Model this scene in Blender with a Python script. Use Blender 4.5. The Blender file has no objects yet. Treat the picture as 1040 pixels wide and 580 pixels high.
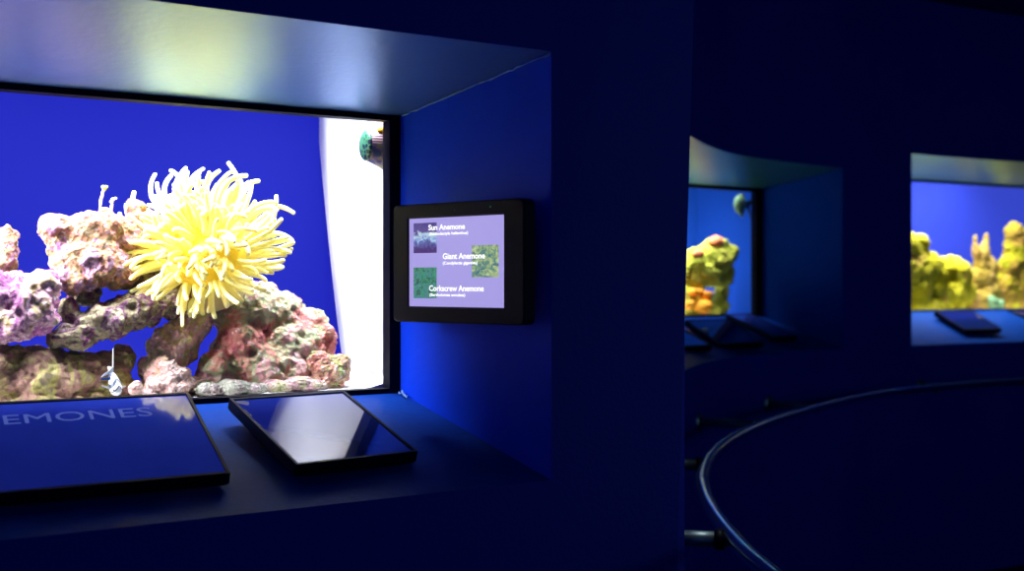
import bpy, bmesh, math, random
from mathutils import Vector, Matrix, noise as mnoise
random.seed(11)
scene = bpy.context.scene
COL = scene.collection
F, EZ = 1150.0, 1.55          # focal length in pixels of a 1040 px wide frame, eye height

# ------------------------------------------------------------------ helpers
def link(o, parent=None):
    COL.objects.link(o)
    if parent is not None: o.parent = parent
    return o

def tag(o, label=None, cat=None, group=None, kind=None):
    if label: o['label'] = label
    if cat: o['category'] = cat
    if group: o['group'] = group
    if kind: o['kind'] = kind
    return o

def empty(name, loc=(0, 0, 0), rot=None, sc=1):
    o = bpy.data.objects.new(name, None)
    o.empty_display_size = .05
    if rot is not None: o.matrix_world = Matrix.Translation(loc) @ rot.to_4x4() @ Matrix.Scale(sc, 4)
    else: o.location = loc
    return link(o)

def obj(name, bm, m, parent=None, smooth=False, loc=None):
    """bmesh -> one mesh object; loc moves the origin there (verts given in world/parent coords)"""
    if loc is not None: bmesh.ops.translate(bm, verts=bm.verts, vec=-Vector(loc))
    me = bpy.data.meshes.new(name)
    bm.to_mesh(me); bm.free()
    if smooth:
        for p in me.polygons: p.use_smooth = True
    me.materials.append(m)
    o = bpy.data.objects.new(name, me)
    if loc is not None: o.location = loc
    return link(o, parent)

def quad(bm, *pts): return bm.faces.new([bm.verts.new(p) for p in pts])

def box(bm, a, b):
    x0, y0, z0 = a; x1, y1, z1 = b
    r = bmesh.ops.create_cube(bm, size=1)
    for v in r['verts']:
        v.co = Vector(((x0+x1)/2+v.co.x*(x1-x0), (y0+y1)/2+v.co.y*(y1-y0), (z0+z1)/2+v.co.z*(z1-z0)))
    return r['verts']

def bevel(bm, w, seg=2):
    bmesh.ops.bevel(bm, geom=list(bm.edges), offset=w, segments=seg, profile=.5, affect='EDGES')

def tube(bm, pts, radii, seg=8, cap=True):
    pts = [Vector(p) for p in pts]
    n = len(pts)
    if not hasattr(radii, '__len__'): radii = [radii]*n
    t = (pts[1]-pts[0]).normalized()
    a = t.orthogonal().normalized()
    rings = []
    for i, p in enumerate(pts):
        tt = (pts[min(i+1, n-1)]-pts[max(i-1, 0)])
        tt = tt.normalized() if tt.length > 1e-9 else t
        a = (a-tt*a.dot(tt)).normalized(); b = tt.cross(a)
        rings.append([bm.verts.new(p+(a*math.cos(2*math.pi*k/seg)+b*math.sin(2*math.pi*k/seg))*radii[i]) for k in range(seg)])
        t = tt
    for i in range(n-1):
        for k in range(seg):
            bm.faces.new((rings[i][k], rings[i][(k+1) % seg], rings[i+1][(k+1) % seg], rings[i+1][k]))
    if cap:
        bm.faces.new(rings[0][::-1]); bm.faces.new(rings[-1])

def lathe(bm, prof, M=Matrix.Identity(4), seg=32, caps=True):
    rings = []
    for r, z in prof:
        rings.append([bm.verts.new(M @ Vector((r*math.cos(2*math.pi*k/seg), r*math.sin(2*math.pi*k/seg), z))) for k in range(seg)])
    for i in range(len(rings)-1):
        for k in range(seg):
            bm.faces.new((rings[i][k], rings[i][(k+1) % seg], rings[i+1][(k+1) % seg], rings[i+1][k]))
    if caps:
        bm.faces.new(rings[0][::-1]); bm.faces.new(rings[-1])

def catmull(P, n=12):
    out = []
    P = [Vector(p) for p in P]
    for i in range(len(P)-1):
        p0 = P[max(i-1, 0)]; p1 = P[i]; p2 = P[i+1]; p3 = P[min(i+2, len(P)-1)]
        for k in range(n):
            t = k/n
            out.append(.5*((2*p1)+(p2-p0)*t+(2*p0-5*p1+4*p2-p3)*t*t+(3*p1-p0-3*p2+p3)*t**3))
    out.append(P[-1])
    return out

# ------------------------------------------------------------------ materials
def nmat(name):
    m = bpy.data.materials.new(name); m.use_nodes = True
    nt = m.node_tree
    return m, nt, nt.nodes['Principled BSDF'], nt.nodes, nt.links

def mat(name, col, rough=.5, spec=.5, emit=None, es=0, metal=0, var=0, vs=8, bump=0, bs=40, coat=0, sss=0, ior=None, tint=None):
    m, nt, p, N, L = nmat(name)
    p.inputs['Base Color'].default_value = (*col, 1)
    p.inputs['Roughness'].default_value = rough
    p.inputs['Specular IOR Level'].default_value = spec
    if tint: p.inputs['Specular Tint'].default_value = (*tint, 1)
    p.inputs['Metallic'].default_value = metal
    p.inputs['Coat Weight'].default_value = coat
    if ior: p.inputs['IOR'].default_value = ior
    if sss:
        p.inputs['Subsurface Weight'].default_value = sss
        p.inputs['Subsurface Radius'].default_value = (.02, .015, .004)
        p.inputs['Subsurface Scale'].default_value = .5
    if emit:
        p.inputs['Emission Color'].default_value = (*emit, 1); p.inputs['Emission Strength'].default_value = es
    tc = N.new('ShaderNodeTexCoord')
    if var:
        nz = N.new('ShaderNodeTexNoise'); nz.inputs['Scale'].default_value = vs; nz.inputs['Detail'].default_value = 5
        L.new(tc.outputs['Object'], nz.inputs['Vector'])
        mp = N.new('ShaderNodeMapRange'); mp.inputs['To Min'].default_value = 1-var; mp.inputs['To Max'].default_value = 1+var
        L.new(nz.outputs['Fac'], mp.inputs['Value'])
        mx = N.new('ShaderNodeMix'); mx.data_type = 'RGBA'; mx.blend_type = 'MULTIPLY'; mx.inputs['Factor'].default_value = 1
        mx.inputs['A'].default_value = (*col, 1); L.new(mp.outputs['Result'], mx.inputs['B'])
        L.new(mx.outputs['Result'], p.inputs['Base Color'])
    if bump:
        n2 = N.new('ShaderNodeTexNoise'); n2.inputs['Scale'].default_value = bs; n2.inputs['Detail'].default_value = 4
        L.new(tc.outputs['Object'], n2.inputs['Vector'])
        b = N.new('ShaderNodeBump'); b.inputs['Strength'].default_value = bump; b.inputs['Distance'].default_value = .01
        L.new(n2.outputs['Fac'], b.inputs['Height']); L.new(b.outputs['Normal'], p.inputs['Normal'])
    return m

def ramp(N, stops, interp='LINEAR'):
    r = N.new('ShaderNodeValToRGB'); cr = r.color_ramp; cr.interpolation = interp
    while len(cr.elements) < len(stops): cr.elements.new(.5)
    for e, (pos, c) in zip(cr.elements, stops): e.position = pos; e.color = (*c, 1)
    return r

def rock_mat(name, cols, scale=14, speck=(.95, .9, .92), sf=.6, gain=1.0, sat=1.12):
    """live rock: patches of encrusting colours, pale speckles, knobbly bump"""
    m, nt, p, N, L = nmat(name)
    tc = N.new('ShaderNodeTexCoord')
    def sa(c):
        g = sum(c)/3
        return tuple(max(.005, min(1, g+(x-g)*sat)) for x in c)
    cols = [sa(c) for c in cols]; speck = sa(speck)
    nz = N.new('ShaderNodeTexNoise'); nz.inputs['Scale'].default_value = scale; nz.inputs['Detail'].default_value = 9
    nz.inputs['Roughness'].default_value = .68; nz.inputs['Distortion'].default_value = .6
    L.new(tc.outputs['Object'], nz.inputs['Vector'])
    k = len(cols)
    r = ramp(N, [(.30+.42*i/(k-1), tuple(min(1, x*gain) for x in c)) for i, c in enumerate(cols)])
    L.new(nz.outputs['Fac'], r.inputs['Fac'])
    n2 = N.new('ShaderNodeTexNoise'); n2.inputs['Scale'].default_value = scale*5.5; n2.inputs['Detail'].default_value = 7; n2.inputs['Roughness'].default_value = .75
    L.new(tc.outputs['Object'], n2.inputs['Vector'])
    r2 = ramp(N, [(sf, (0, 0, 0)), (sf+.07, (1, 1, 1))])
    L.new(n2.outputs['Fac'], r2.inputs['Fac'])
    mx = N.new('ShaderNodeMix'); mx.data_type = 'RGBA'; mx.inputs['B'].default_value = (*speck, 1)
    L.new(r2.outputs['Color'], mx.inputs['Factor']); L.new(r.outputs['Color'], mx.inputs['A'])
    r3 = ramp(N, [(.30, (.10, .06, .10)), (.42, (1, 1, 1))])
    L.new(n2.outputs['Fac'], r3.inputs['Fac'])
    m2 = N.new('ShaderNodeMix'); m2.data_type = 'RGBA'; m2.blend_type = 'MULTIPLY'; m2.inputs['Factor'].default_value = .85
    L.new(mx.outputs['Result'], m2.inputs['A']); L.new(r3.outputs['Color'], m2.inputs['B'])
    L.new(m2.outputs['Result'], p.inputs['Base Color'])
    vo = N.new('ShaderNodeTexVoronoi'); vo.inputs['Scale'].default_value = scale*8
    L.new(tc.outputs['Object'], vo.inputs['Vector'])
    ad = N.new('ShaderNodeMath'); ad.operation = 'ADD'
    L.new(n2.outputs['Fac'], ad.inputs[0]); L.new(vo.outputs['Distance'], ad.inputs[1])
    b = N.new('ShaderNodeBump'); b.inputs['Strength'].default_value = .95; b.inputs['Distance'].default_value = .014
    L.new(ad.outputs['Value'], b.inputs['Height']); L.new(b.outputs['Normal'], p.inputs['Normal'])
    p.inputs['Roughness'].default_value = .85; p.inputs['Specular IOR Level'].default_value = .15
    return m

def glass_mat(name, tint, gloss=.5):
    m = bpy.data.materials.new(name); m.use_nodes = True
    nt = m.node_tree; N = nt.nodes; L = nt.links; N.clear()
    out = N.new('ShaderNodeOutputMaterial'); mx = N.new('ShaderNodeMixShader')
    tr = N.new('ShaderNodeBsdfTransparent'); tr.inputs['Color'].default_value = (*tint, 1)
    gl = N.new('ShaderNodeBsdfGlossy'); gl.inputs['Roughness'].default_value = .02
    fr = N.new('ShaderNodeFresnel'); fr.inputs['IOR'].default_value = 1.33
    mu = N.new('ShaderNodeMath'); mu.operation = 'MULTIPLY'; mu.inputs[1].default_value = gloss
    L.new(fr.outputs['Fac'], mu.inputs[0]); L.new(mu.outputs['Value'], mx.inputs['Fac'])
    L.new(tr.outputs['BSDF'], mx.inputs[1]); L.new(gl.outputs['BSDF'], mx.inputs[2]); L.new(mx.outputs['Shader'], out.inputs['Surface'])
    return m

M = {}
M['wall'] = mat('navy_wall_paint', (.010, .018, .33), .6, .25, var=.12, vs=3, bump=.15, bs=120)
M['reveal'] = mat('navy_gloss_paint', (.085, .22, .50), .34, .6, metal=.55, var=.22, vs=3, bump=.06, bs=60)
M['reveal2'] = mat('teal_reflection_paint', (.05, .24, .24), .32, .6, metal=.8, var=.15, vs=5, bump=.1, bs=40)  # teal base imitates reef reflections on the far niche soffits
M['cheek'] = mat('lit_cheek_paint', (.004, .040, .66), .5, .15, tint=(.1, .5, 1), var=.12, vs=5, bump=.1, bs=60)  # brighter copy of the niche paint, tank light put into the colour
M['sill'] = mat('shaded_sill_paint', (.002, .032, .24), .5, .15, tint=(.08, .5, 1), var=.35, vs=9, bump=.12, bs=60)  # sill copy of the niche paint, darkened in colour to read as shade
M['sill3'] = mat('lit_sill_paint', (.002, .075, .45), .5, .15, tint=(.1, .6, 1), var=.1, vs=5)  # lighter sill copy, imitates blue light falling on the far right sill
M['cheek2'] = mat('shaded_cheek_paint', (.003, .05, .26), .6, .1, tint=(.1, .6, 1), var=.12, vs=5)  # darker cheek copy, shade of the far niches is in the base colour
M['glow_glass'] = mat('blue_glow_tablet_glass', (.035, .07, .55), .06, .5, emit=(.008, .017, .2), es=.4, ior=1.8, var=.15, vs=14)  # blue base and emission imitate tank light reflected in the glass
M['floor'] = mat('dark_carpet', (.01, .012, .06), .9, .1, var=.3, vs=60)
M['ceil'] = mat('dark_ceiling_paint', (.01, .014, .16), .8, .2, var=.1)
M['black'] = mat('black_plastic', (.004, .004, .009), .5, .15, bump=.05, bs=200)
M['frame'] = mat('black_window_frame', (.003, .003, .009), .6, .08, var=.4, vs=20)
M['worn'] = mat('worn_paint_edge', (.16, .28, .55), .6, .3, var=.5, vs=60, bump=.6, bs=80)
M['tabglass'] = mat('dark_tablet_glass', (.012, .026, .19), .035, .5, ior=1.9)
M['white'] = mat('white_acrylic', (.93, .93, .96), .4, .3, var=.03, vs=6)
M['blueback'] = mat('blue_back_panel', (.002, .003, .03), .8, .03, emit=(.013, .017, .52), es=.85, var=.06, vs=30)  # emission stands in for even light across the panel
M['lid'] = mat('tank_side_grey', (.05, .06, .2), .7, .2, var=.1)
M['sand'] = mat('white_coral_sand', (.92, .9, .86), .9, .1, var=.35, vs=150, bump=.7, bs=260)
M['glass'] = glass_mat('aquarium_glass', (.96, .97, 1.0), .6)
M['steel'] = mat('brushed_steel', (.25, .42, .62), .24, .5, metal=1, var=.1, vs=40)
M['dark_steel'] = mat('dull_steel', (.30, .36, .36), .45, .5, metal=1, var=.15, vs=40)
M['anem'] = mat('yellow_tentacle', (.95, .91, .48), .4, .4, var=.08, vs=40, sss=.35, emit=(.9, .76, .2), es=.14)  # faint emission added to brighten the anemone, also in the two below
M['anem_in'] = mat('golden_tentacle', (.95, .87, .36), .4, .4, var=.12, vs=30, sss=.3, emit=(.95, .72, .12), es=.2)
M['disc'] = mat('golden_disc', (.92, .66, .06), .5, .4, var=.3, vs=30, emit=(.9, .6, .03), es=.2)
M['column'] = mat('pale_anemone_column', (.75, .62, .25), .5, .3, var=.2, vs=25)
M['screen'] = mat('lit_screen', (.0, .0, .0), .3, .3, emit=(.40, .35, .80), es=.95)
M['textw'] = mat('white_screen_text', (.0, .0, .0), .5, 0, emit=(1, 1, 1), es=1.25)
M['textb'] = mat('blue_grey_lettering', (.05, .075, .30), .6, .1, var=.1, vs=30, emit=(.06, .09, .34), es=.9)  # emission added so the letters stay visible on the glass
M['led'] = mat('green_led', (0, .02, 0), .4, .3, emit=(.05, .4, .15), es=.8)
M['lens'] = mat('camera_lens_glass', (.01, .01, .03), .05, .8, var=.1)

# ------------------------------------------------------------------ camera
cam = bpy.data.cameras.new('camera'); co = bpy.data.objects.new('camera', cam); link(co)
co.location = (0, 0, EZ); co.rotation_euler = (math.pi/2, 0, 0)
cam.sensor_fit = 'HORIZONTAL'; cam.sensor_width = 36; cam.lens = 36*F/1040; cam.shift_y = -4/1040
cam.clip_start = .05
cam.dof.use_dof = True; cam.dof.focus_distance = 2.2; cam.dof.aperture_fstop = 3.0
scene.camera = co

# ------------------------------------------------------------------ niche frames
class Niche:
    def __init__(s, O, d):
        s.d = Vector((d[0], d[1], 0)).normalized(); s.n = Vector((-s.d.y, s.d.x, 0)); s.O = Vector((O[0], O[1], 0))
        s.ang = math.atan2(s.d.y, s.d.x)
    def w(s, u, v, z): p = s.O+s.d*u+s.n*v; return Vector((p.x, p.y, z))
    def pix(s, px, py, v):
        r = Vector(((px-520)/F, 1, (286-py)/F))
        k = (s.O.dot(s.n)+v)/r.dot(s.n)
        return Vector((r.x*k, r.y*k, EZ+r.z*k))
    def rot(s, yaw=0, slope=0): return Matrix.Rotation(s.ang+yaw, 3, 'Z') @ Matrix.Rotation(slope, 3, 'X')

n1 = Niche((.0724, 2.08), (.8535, .521))
n2 = Niche((1.57, 5.38), (.8, .6))
n3 = Niche((2.04, 5.78), (.88, .48))
N1 = dict(n=n1, v=.456, u0=-1.36, u1=-.0943, zt=1.901, zb=1.3165, ot=1.973, ob=1.185)
N2 = dict(n=n2, v=.42, u0=-1.25, u1=-.096, zt=2.008, zb=1.383, ot=2.09, ob=1.23)
N3 = dict(n=n3, v=.40, u0=.0, u1=1.60, zt=2.119, zb=1.384, ot=2.203, ob=1.223)

# ------------------------------------------------------------------ room shell
HC = 3.0
def corner_shift(z): return (z-1.55)*.0333*.9
left_pts = [n1.w(u, 0, 0) for u in (-3.6, -1.46)] + [n1.w(-1.46+1.46*i/16, 0, 0) for i in range(1, 17)]
left_pts_n1 = left_pts[1:18]
corner = Vector((.345, 2.247, 0))
ctrl = [(.345, 2.247), (.345, 2.6), (.36, 3.0), (.45, 3.45), (.645, 4.15), (.86, 4.66), (1.13, 5.0), (1.57, 5.38), (2.04, 5.78), (2.85, 6.22),
        (3.5, 6.45), (4.2, 6.55), (5.2, 6.4), (6.2, 5.9), (6.9, 5.1), (7.2, 4.0), (7.2, 2.5)]
arc = [Vector((p.x, p.y, 0)) for p in catmull([Vector((x, y, 0)) for x, y in ctrl], 12)]
A2 = arc[3*12:7*12+1]; A3 = arc[8*12:10*12+1]

def wall_mesh(pts, holes, shift=None):
    bm = bmesh.new()
    for i in range(len(pts)-1):
        a, b = pts[i], pts[i+1]
        bands = [(0, HC)]
        for (h0, h1, zb, zt) in holes:
            if h0 <= i < h1: bands = [(0, zb), (zt, HC)]
        for z0, z1 in bands:
            zs = [z0+(z1-z0)*k/2 for k in range(3)]
            for q in range(2):
                def P(p, z):
                    s = shift(p, z) if shift else 0
                    return (p.x+s, p.y, z)
                quad(bm, P(a, zs[q]), P(b, zs[q]), P(b, zs[q+1]), P(a, zs[q+1]))
    bmesh.ops.remove_doubles(bm, verts=bm.verts, dist=1e-5)
    return bm

sh = lambda p, z: corner_shift(z) if (p-corner).length < 1e-4 else 0
lp = left_pts+[corner]
tag(obj('wall_left', wall_mesh(lp, [(1, 17, N1['ob'], N1['ot'])], sh), M['wall']), kind='structure')
tag(obj('wall_back', wall_mesh(arc, [(36, 84, N2['ob'], N2['ot']), (96, 120, N3['ob'], N3['ot'])], sh), M['wall'], smooth=True), kind='structure')
bm = bmesh.new(); quad(bm, (-4, -2.5, 0), (8, -2.5, 0), (8, 7.5, 0), (-4, 7.5, 0)); tag(obj('floor', bm, M['floor']), kind='structure')
bm = bmesh.new(); quad(bm, (-4, -2.5, HC), (-4, 7.5, HC), (8, 7.5, HC), (8, -2.5, HC)); tag(obj('ceiling', bm, M['ceil']), kind='structure')

def reveal(idx, pts, c):
    n = c['n']; k = len(pts)-1
    win = [n.w(c['u0']+(c['u1']-c['u0'])*i/k, c['v'], 0) for i in range(k+1)]
    bm = bmesh.new(); S = 6
    def lerp(a, b, t): return a+(b-a)*t
    for i in range(k):
        for s in range(S):
            t0, t1 = s/S, (s+1)/S
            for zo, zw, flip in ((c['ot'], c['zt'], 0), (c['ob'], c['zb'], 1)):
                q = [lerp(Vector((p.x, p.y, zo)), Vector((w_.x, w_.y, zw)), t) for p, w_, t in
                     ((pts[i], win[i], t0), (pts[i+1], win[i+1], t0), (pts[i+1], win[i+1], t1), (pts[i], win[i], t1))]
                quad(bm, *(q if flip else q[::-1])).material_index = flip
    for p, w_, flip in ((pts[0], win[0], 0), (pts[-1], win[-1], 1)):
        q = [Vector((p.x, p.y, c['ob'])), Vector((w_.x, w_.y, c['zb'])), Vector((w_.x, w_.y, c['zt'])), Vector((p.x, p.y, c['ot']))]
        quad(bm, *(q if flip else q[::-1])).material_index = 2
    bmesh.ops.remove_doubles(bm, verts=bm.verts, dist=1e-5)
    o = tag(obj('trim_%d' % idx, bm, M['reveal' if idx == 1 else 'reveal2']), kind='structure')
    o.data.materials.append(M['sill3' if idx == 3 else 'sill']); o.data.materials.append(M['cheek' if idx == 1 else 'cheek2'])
reveal(1, left_pts_n1, N1); reveal(2, A2, N2); reveal(3, A3, N3)

# worn pale paint line where the soffit of the big niche meets its right cheek, and flaking at the lower corner
bm = bmesh.new()
a, b = n1.w(0, .002, N1['ot']-.004), n1.w(N1['u1'], N1['v']-.03, N1['zt']+.001)
pts = [a.lerp(b, i/30) + Vector((random.uniform(-.002, .002), -.002, random.uniform(-.002, .001))) for i in range(31)]
tube(bm, pts, [random.uniform(.0008, .0028) for _ in pts], 6)
tag(obj('trim_4', bm, M['worn'], smooth=True), kind='structure')
bm = bmesh.new()
pts = [n1.w(N1['u1']-.004+random.uniform(-.002, .003), N1['v']-.02-.003*i, N1['zb']-.004+random.uniform(0, .01)-.0009*i) for i in range(12)]
tube(bm, pts, [random.uniform(.001, .0028) for _ in pts], 6)
tag(obj('trim_5', bm, M['worn'], smooth=True), kind='structure')

# windows: black frame and glass pane
def window(i, c, fr, ft, fb, fl, matf):
    n, v = c['n'], c['v']
    root = empty('window_%d' % i, n.w((c['u0']+c['u1'])/2, v, c['zb'])); tag(root, kind='structure')
    L0 = root.location.copy()
    bm = bmesh.new()
    def bar(u0, u1, z0, z1):
        r = box(bm, (u0, v-.012, z0), (u1, v+.022, z1))
        for q in r: q.co = n.w(q.co.x, q.co.y, q.co.z)-L0
    e = .01
    bar(c['u0']-e, c['u1']+e, c['zt']-ft, c['zt']+e); bar(c['u0']-e, c['u1']+e, c['zb']-e, c['zb']+fb)
    bar(c['u1']-fr, c['u1']+e, c['zb']+fb, c['zt']-ft); bar(c['u0']-e, c['u0']+fl, c['zb']+fb, c['zt']-ft)
    obj('window_frame', bm, matf, root)
    bm = bmesh.new()
    quad(bm, *[n.w(u, v+.012, z)-L0 for u, z in ((c['u0'], c['zb']), (c['u1'], c['zb']), (c['u1'], c['zt']), (c['u0'], c['zt']))])
    obj('glass_pane', bm, M['glass'], root)
window(1, N1, .023, .010, .007, .02, M['frame'])
window(2, N2, .045, .012, .008, .03, M['frame'])
window(3, N3, .02, .010, .006, .02, M['reveal'])

# ------------------------------------------------------------------ tanks
def tank(c, depth, label, backm, ul, ur, ztop, floor_z, light, lcol, sizes, spread=80, sidem=None):
    n, v = c['n'], c['v']+.024
    root = empty('aquarium_tank', n.w((ul+ur)/2, v+depth/2, floor_z-.02)); tag(root, label, 'aquarium')
    L0 = root.location.copy()
    def P(u, vv, z): return n.w(u, vv, z)-L0
    bm = bmesh.new(); quad(bm, P(ul, v+depth, floor_z-.02), P(ur, v+depth, floor_z-.02), P(ur, v+depth, ztop), P(ul, v+depth, ztop))
    obj('back_panel', bm, backm, root)
    for u in (ul, ur):
        bm = bmesh.new(); quad(bm, P(u, v, floor_z-.02), P(u, v+depth, floor_z-.02), P(u, v+depth, ztop), P(u, v, ztop)); obj('side_panel', bm, sidem or M['lid'], root)
    bm = bmesh.new(); quad(bm, P(ul, v, floor_z-.02), P(ur, v, floor_z-.02), P(ur, v+depth, floor_z-.02), P(ul, v+depth, floor_z-.02)); obj('base', bm, M['lid'], root)
    bm = bmesh.new()
    for (a, b2, z0, z1) in ((ul, ur, c['zt'], ztop),):
        quad(bm, P(a, v, z0), P(b2, v, z0), P(b2, v, z1), P(a, v, z1))
    if ur > c['u1']+.02: quad(bm, P(c['u1'], v, floor_z-.02), P(ur, v, floor_z-.02), P(ur, v, c['zt']), P(c['u1'], v, c['zt']))
    if ul < c['u0']-.02: quad(bm, P(ul, v, floor_z-.02), P(c['u0'], v, floor_z-.02), P(c['u0'], v, c['zt']), P(ul, v, c['zt']))
    obj('front_panel', bm, M['lid'], root)
    for (u, vv, z, su, sv, pw, tilt) in sizes:
        l = bpy.data.lights.new('tank_lamp', 'AREA'); l.shape = 'RECTANGLE'; l.size = su; l.size_y = sv; l.energy = pw; l.color = lcol; l.spread = math.radians(spread)
        lo = bpy.data.objects.new('tank_lamp', l); link(lo)
        lo.matrix_world = Matrix.Translation(n.w(u, vv, z)) @ Matrix.Rotation(n.ang, 4, 'Z') @ Matrix.Rotation(tilt, 4, 'X')
    return root
big_tank = tank(N1, .46, 'large lit aquarium with plain blue back holding the yellow anemone', M['blueback'], -1.5, .30, 2.25, 1.318, 0, (.86, .9, 1.0),
     [(-.70, .54, 2.22, 1.2, .12, 23, math.radians(14)), (-.16, .58, 2.22, .22, .16, 7, 0)], 110)
l = bpy.data.lights.new('rock_fill_light', 'AREA'); l.shape = 'RECTANGLE'; l.size = .25; l.size_y = .5; l.energy = 6.5; l.color = (.95, .93, 1.0); l.spread = math.radians(48)  # added unseen fill from the left end, brightens the rock fronts
lo = bpy.data.objects.new('rock_fill_light', l); link(lo); lo.location = n1.w(-1.34, .51, 1.72)
lo.rotation_euler = (n1.w(-.5, .72, 1.42)-lo.location).to_track_quat('-Z', 'Y').to_euler()

# white curved panel closing the right end of the big tank
bm = bmesh.new(); UP = -.075
rows = []
for i in range(25):
    z = 1.32+(2.2-1.32)*i/24
    y_edge = None
    # rear edge of the panel leans back towards the top in a gentle curve
    lo, hi = .5, 1.2
    for _ in range(40):
        vm = (lo+hi)/2; p = n1.w(UP, vm, z)
        py = 286-F*(z-EZ)/p.y; px = 520+F*p.x/p.y
        t = max(0, min(1.35, (385-py)/265)); target = 353-30*t**.78 if t > 0 else 353
        if px > target: lo = vm
        else: hi = vm
    ve = (lo+hi)/2
    rows.append([bm.verts.new(n1.w(UP+.03*math.sin(math.pi*j/8)*0, .482+(ve-.482)*j/8, z)) for j in range(9)])
for i in range(24):
    for j in range(8): bm.faces.new((rows[i][j], rows[i][j+1], rows[i+1][j+1], rows[i+1][j]))
o = obj('end_panel', bm, M['white'], big_tank, True, loc=n1.w(UP, .6, 1.32)); o.location -= big_tank.location
md = o.modifiers.new('thick', 'SOLIDIFY'); md.thickness = .006; md.offset = 0
tag(o, 'bright white curved panel closing the right end')

# sand
def sand(c, ul, ur, v0, v1, z, hill=None):
    n = c['n']; bm = bmesh.new(); NU, NV = 70, 26
    loc = n.w((ul+ur)/2, (v0+v1)/2, z-.02)
    vs = []
    for i in range(NU+1):
        for j in range(NV+1):
            u = ul+(ur-ul)*i/NU; v = v0+(v1-v0)*j/NV
            h = .006*mnoise.noise(Vector((u*14, v*14, 1)))+.003*mnoise.noise(Vector((u*60, v*60, 1)))
            if hill: h += hill(u, v)
            vs.append(bm.verts.new(n.w(u, v, z+h)))
    for i in range(NU):
        for j in range(NV):
            a = i*(NV+1)+j; bm.faces.new((vs[a], vs[a+NV+1], vs[a+NV+2], vs[a+1]))
    return obj('sand_bed', bm, M['sand'], None, True, loc=loc)
tag(sand(N1, -1.49, -.077, .482, .935, 1.319, lambda u, v: .024*math.exp(-((u+.08)/.055)**2)),
    'white coral sand covering the floor of the anemone tank', 'sand', kind='stuff')

# ------------------------------------------------------------------ rocks
def texture(kind, size, depth=3):
    t = bpy.data.textures.new('rock_'+kind, kind); t.noise_scale = size
    if kind == 'CLOUDS': t.noise_depth = depth
    return t
T1 = texture('CLOUDS', .06, 3); T2 = texture('CLOUDS', .024, 4); T3 = texture('VORONOI', .022)

def rock(name, n, blobs, m, label, cat='rock', group=None, voxel=.005, d=(.028, .020, .012), base=None, kx=1.12):
    """blobs: (px, py, rx, ry, v, rv[, angle]) lumps fused into one weathered stone"""
    bm = bmesh.new(); cs = []
    for bl in blobs:
        px, py, rx, ry, v, rv = bl[:6]; ang = math.radians(bl[6]) if len(bl) > 6 else 0
        c = n.pix(px, py, v); s = c.y/F; cs.append(c)
        r = bmesh.ops.create_icosphere(bm, subdivisions=3, radius=1)
        for q in r['verts']:
            x, y, z = q.co
            a, b2 = x*rx*s*kx, z*ry*s
            a, b2 = a*math.cos(ang)-b2*math.sin(ang), a*math.sin(ang)+b2*math.cos(ang)
            q.co = c+n.d*a+n.n*(y*rv)+Vector((0, 0, b2))
    org = sum(cs, Vector())/len(cs); org.z = min(v.co.z for v in bm.verts) if base is None else base
    o = obj(name, bm, m, None, True, loc=org)
    r = o.modifiers.new('r', 'REMESH'); r.mode = 'VOXEL'; r.voxel_size = voxel; r.use_smooth_shade = True
    for t, st in ((T1, d[0]), (T2, d[1]), (T3, d[2])):
        if st:
            k = o.modifiers.new('d', 'DISPLACE'); k.texture = t; k.strength = st; k.mid_level = .5; k.texture_coords = 'GLOBAL'
    dg = bpy.context.evaluated_depsgraph_get(); dg.update()
    me = bpy.data.meshes.new_from_object(o.evaluated_get(dg)); o.modifiers.clear(); o.data = me
    for p in me.polygons: p.use_smooth = True
    zmin = {n1: 1.316, n2: 1.369, n3: 1.369}[n]; vmin = {n1: .484, n2: .448, n3: .428}[n]
    for q in me.vertices:                                  # seat the stone on the tank floor, keep it behind the glass
        p = q.co+org; vv = (p-n.O).dot(n.n)
        if vv < vmin: p += n.n*(vmin-vv)
        p.z = max(p.z, zmin); q.co = p-org
    return tag(o, label, cat, group)

PINK = rock_mat('pink_purple_rock', [(.30, .08, .34), (.72, .34, .56), (.48, .18, .40), (.88, .60, .66), (.56, .46, .20), (.82, .54, .72), (.62, .52, .34)], 11, speck=(.95, .85, .95), sf=.56, gain=.85, sat=1.2)
KNOB = rock_mat('knobbly_purple_rock', [(.24, .06, .30), (.60, .30, .50), (.48, .42, .24), (.62, .32, .22), (.76, .50, .70), (.36, .30, .30), (.70, .42, .60)], 13, speck=(.95, .82, .92), sf=.57, gain=.78, sat=1.25)
MAROON = rock_mat('maroon_ledge_rock', [(.10, .02, .10), (.24, .06, .18), (.46, .42, .24), (.16, .05, .14), (.58, .54, .36), (.26, .08, .16)], 11, speck=(.75, .7, .55), sf=.63)
GREEN = rock_mat('olive_rock', [(.09, .09, .05), (.22, .21, .09), (.24, .13, .12), (.34, .32, .12), (.20, .15, .13), (.28, .24, .14)], 10, speck=(.55, .58, .32), sf=.65, gain=1.55)
TAN = rock_mat('tan_rock', [(.28, .16, .18), (.50, .42, .26), (.66, .36, .34), (.52, .46, .16), (.80, .56, .60), (.40, .34, .20)], 11, speck=(.95, .85, .88), sf=.57, gain=1.5)
RED = rock_mat('red_brown_rock', [(.15, .04, .12), (.44, .17, .17), (.56, .28, .24), (.38, .44, .27), (.62, .34, .36), (.44, .54, .38), (.80, .56, .62)], 9, speck=(.95, .82, .88), sf=.58, gain=1.12, sat=1.3)
SALMON = rock_mat('salmon_rubble', [(.80, .40, .34), (.90, .60, .52), (.92, .75, .70), (.95, .85, .82)], 15, sf=.55)
PALE = rock_mat('pale_rubble', [(.85, .72, .70), (.92, .85, .82), (.95, .92, .9)], 15, sf=.55)

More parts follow.
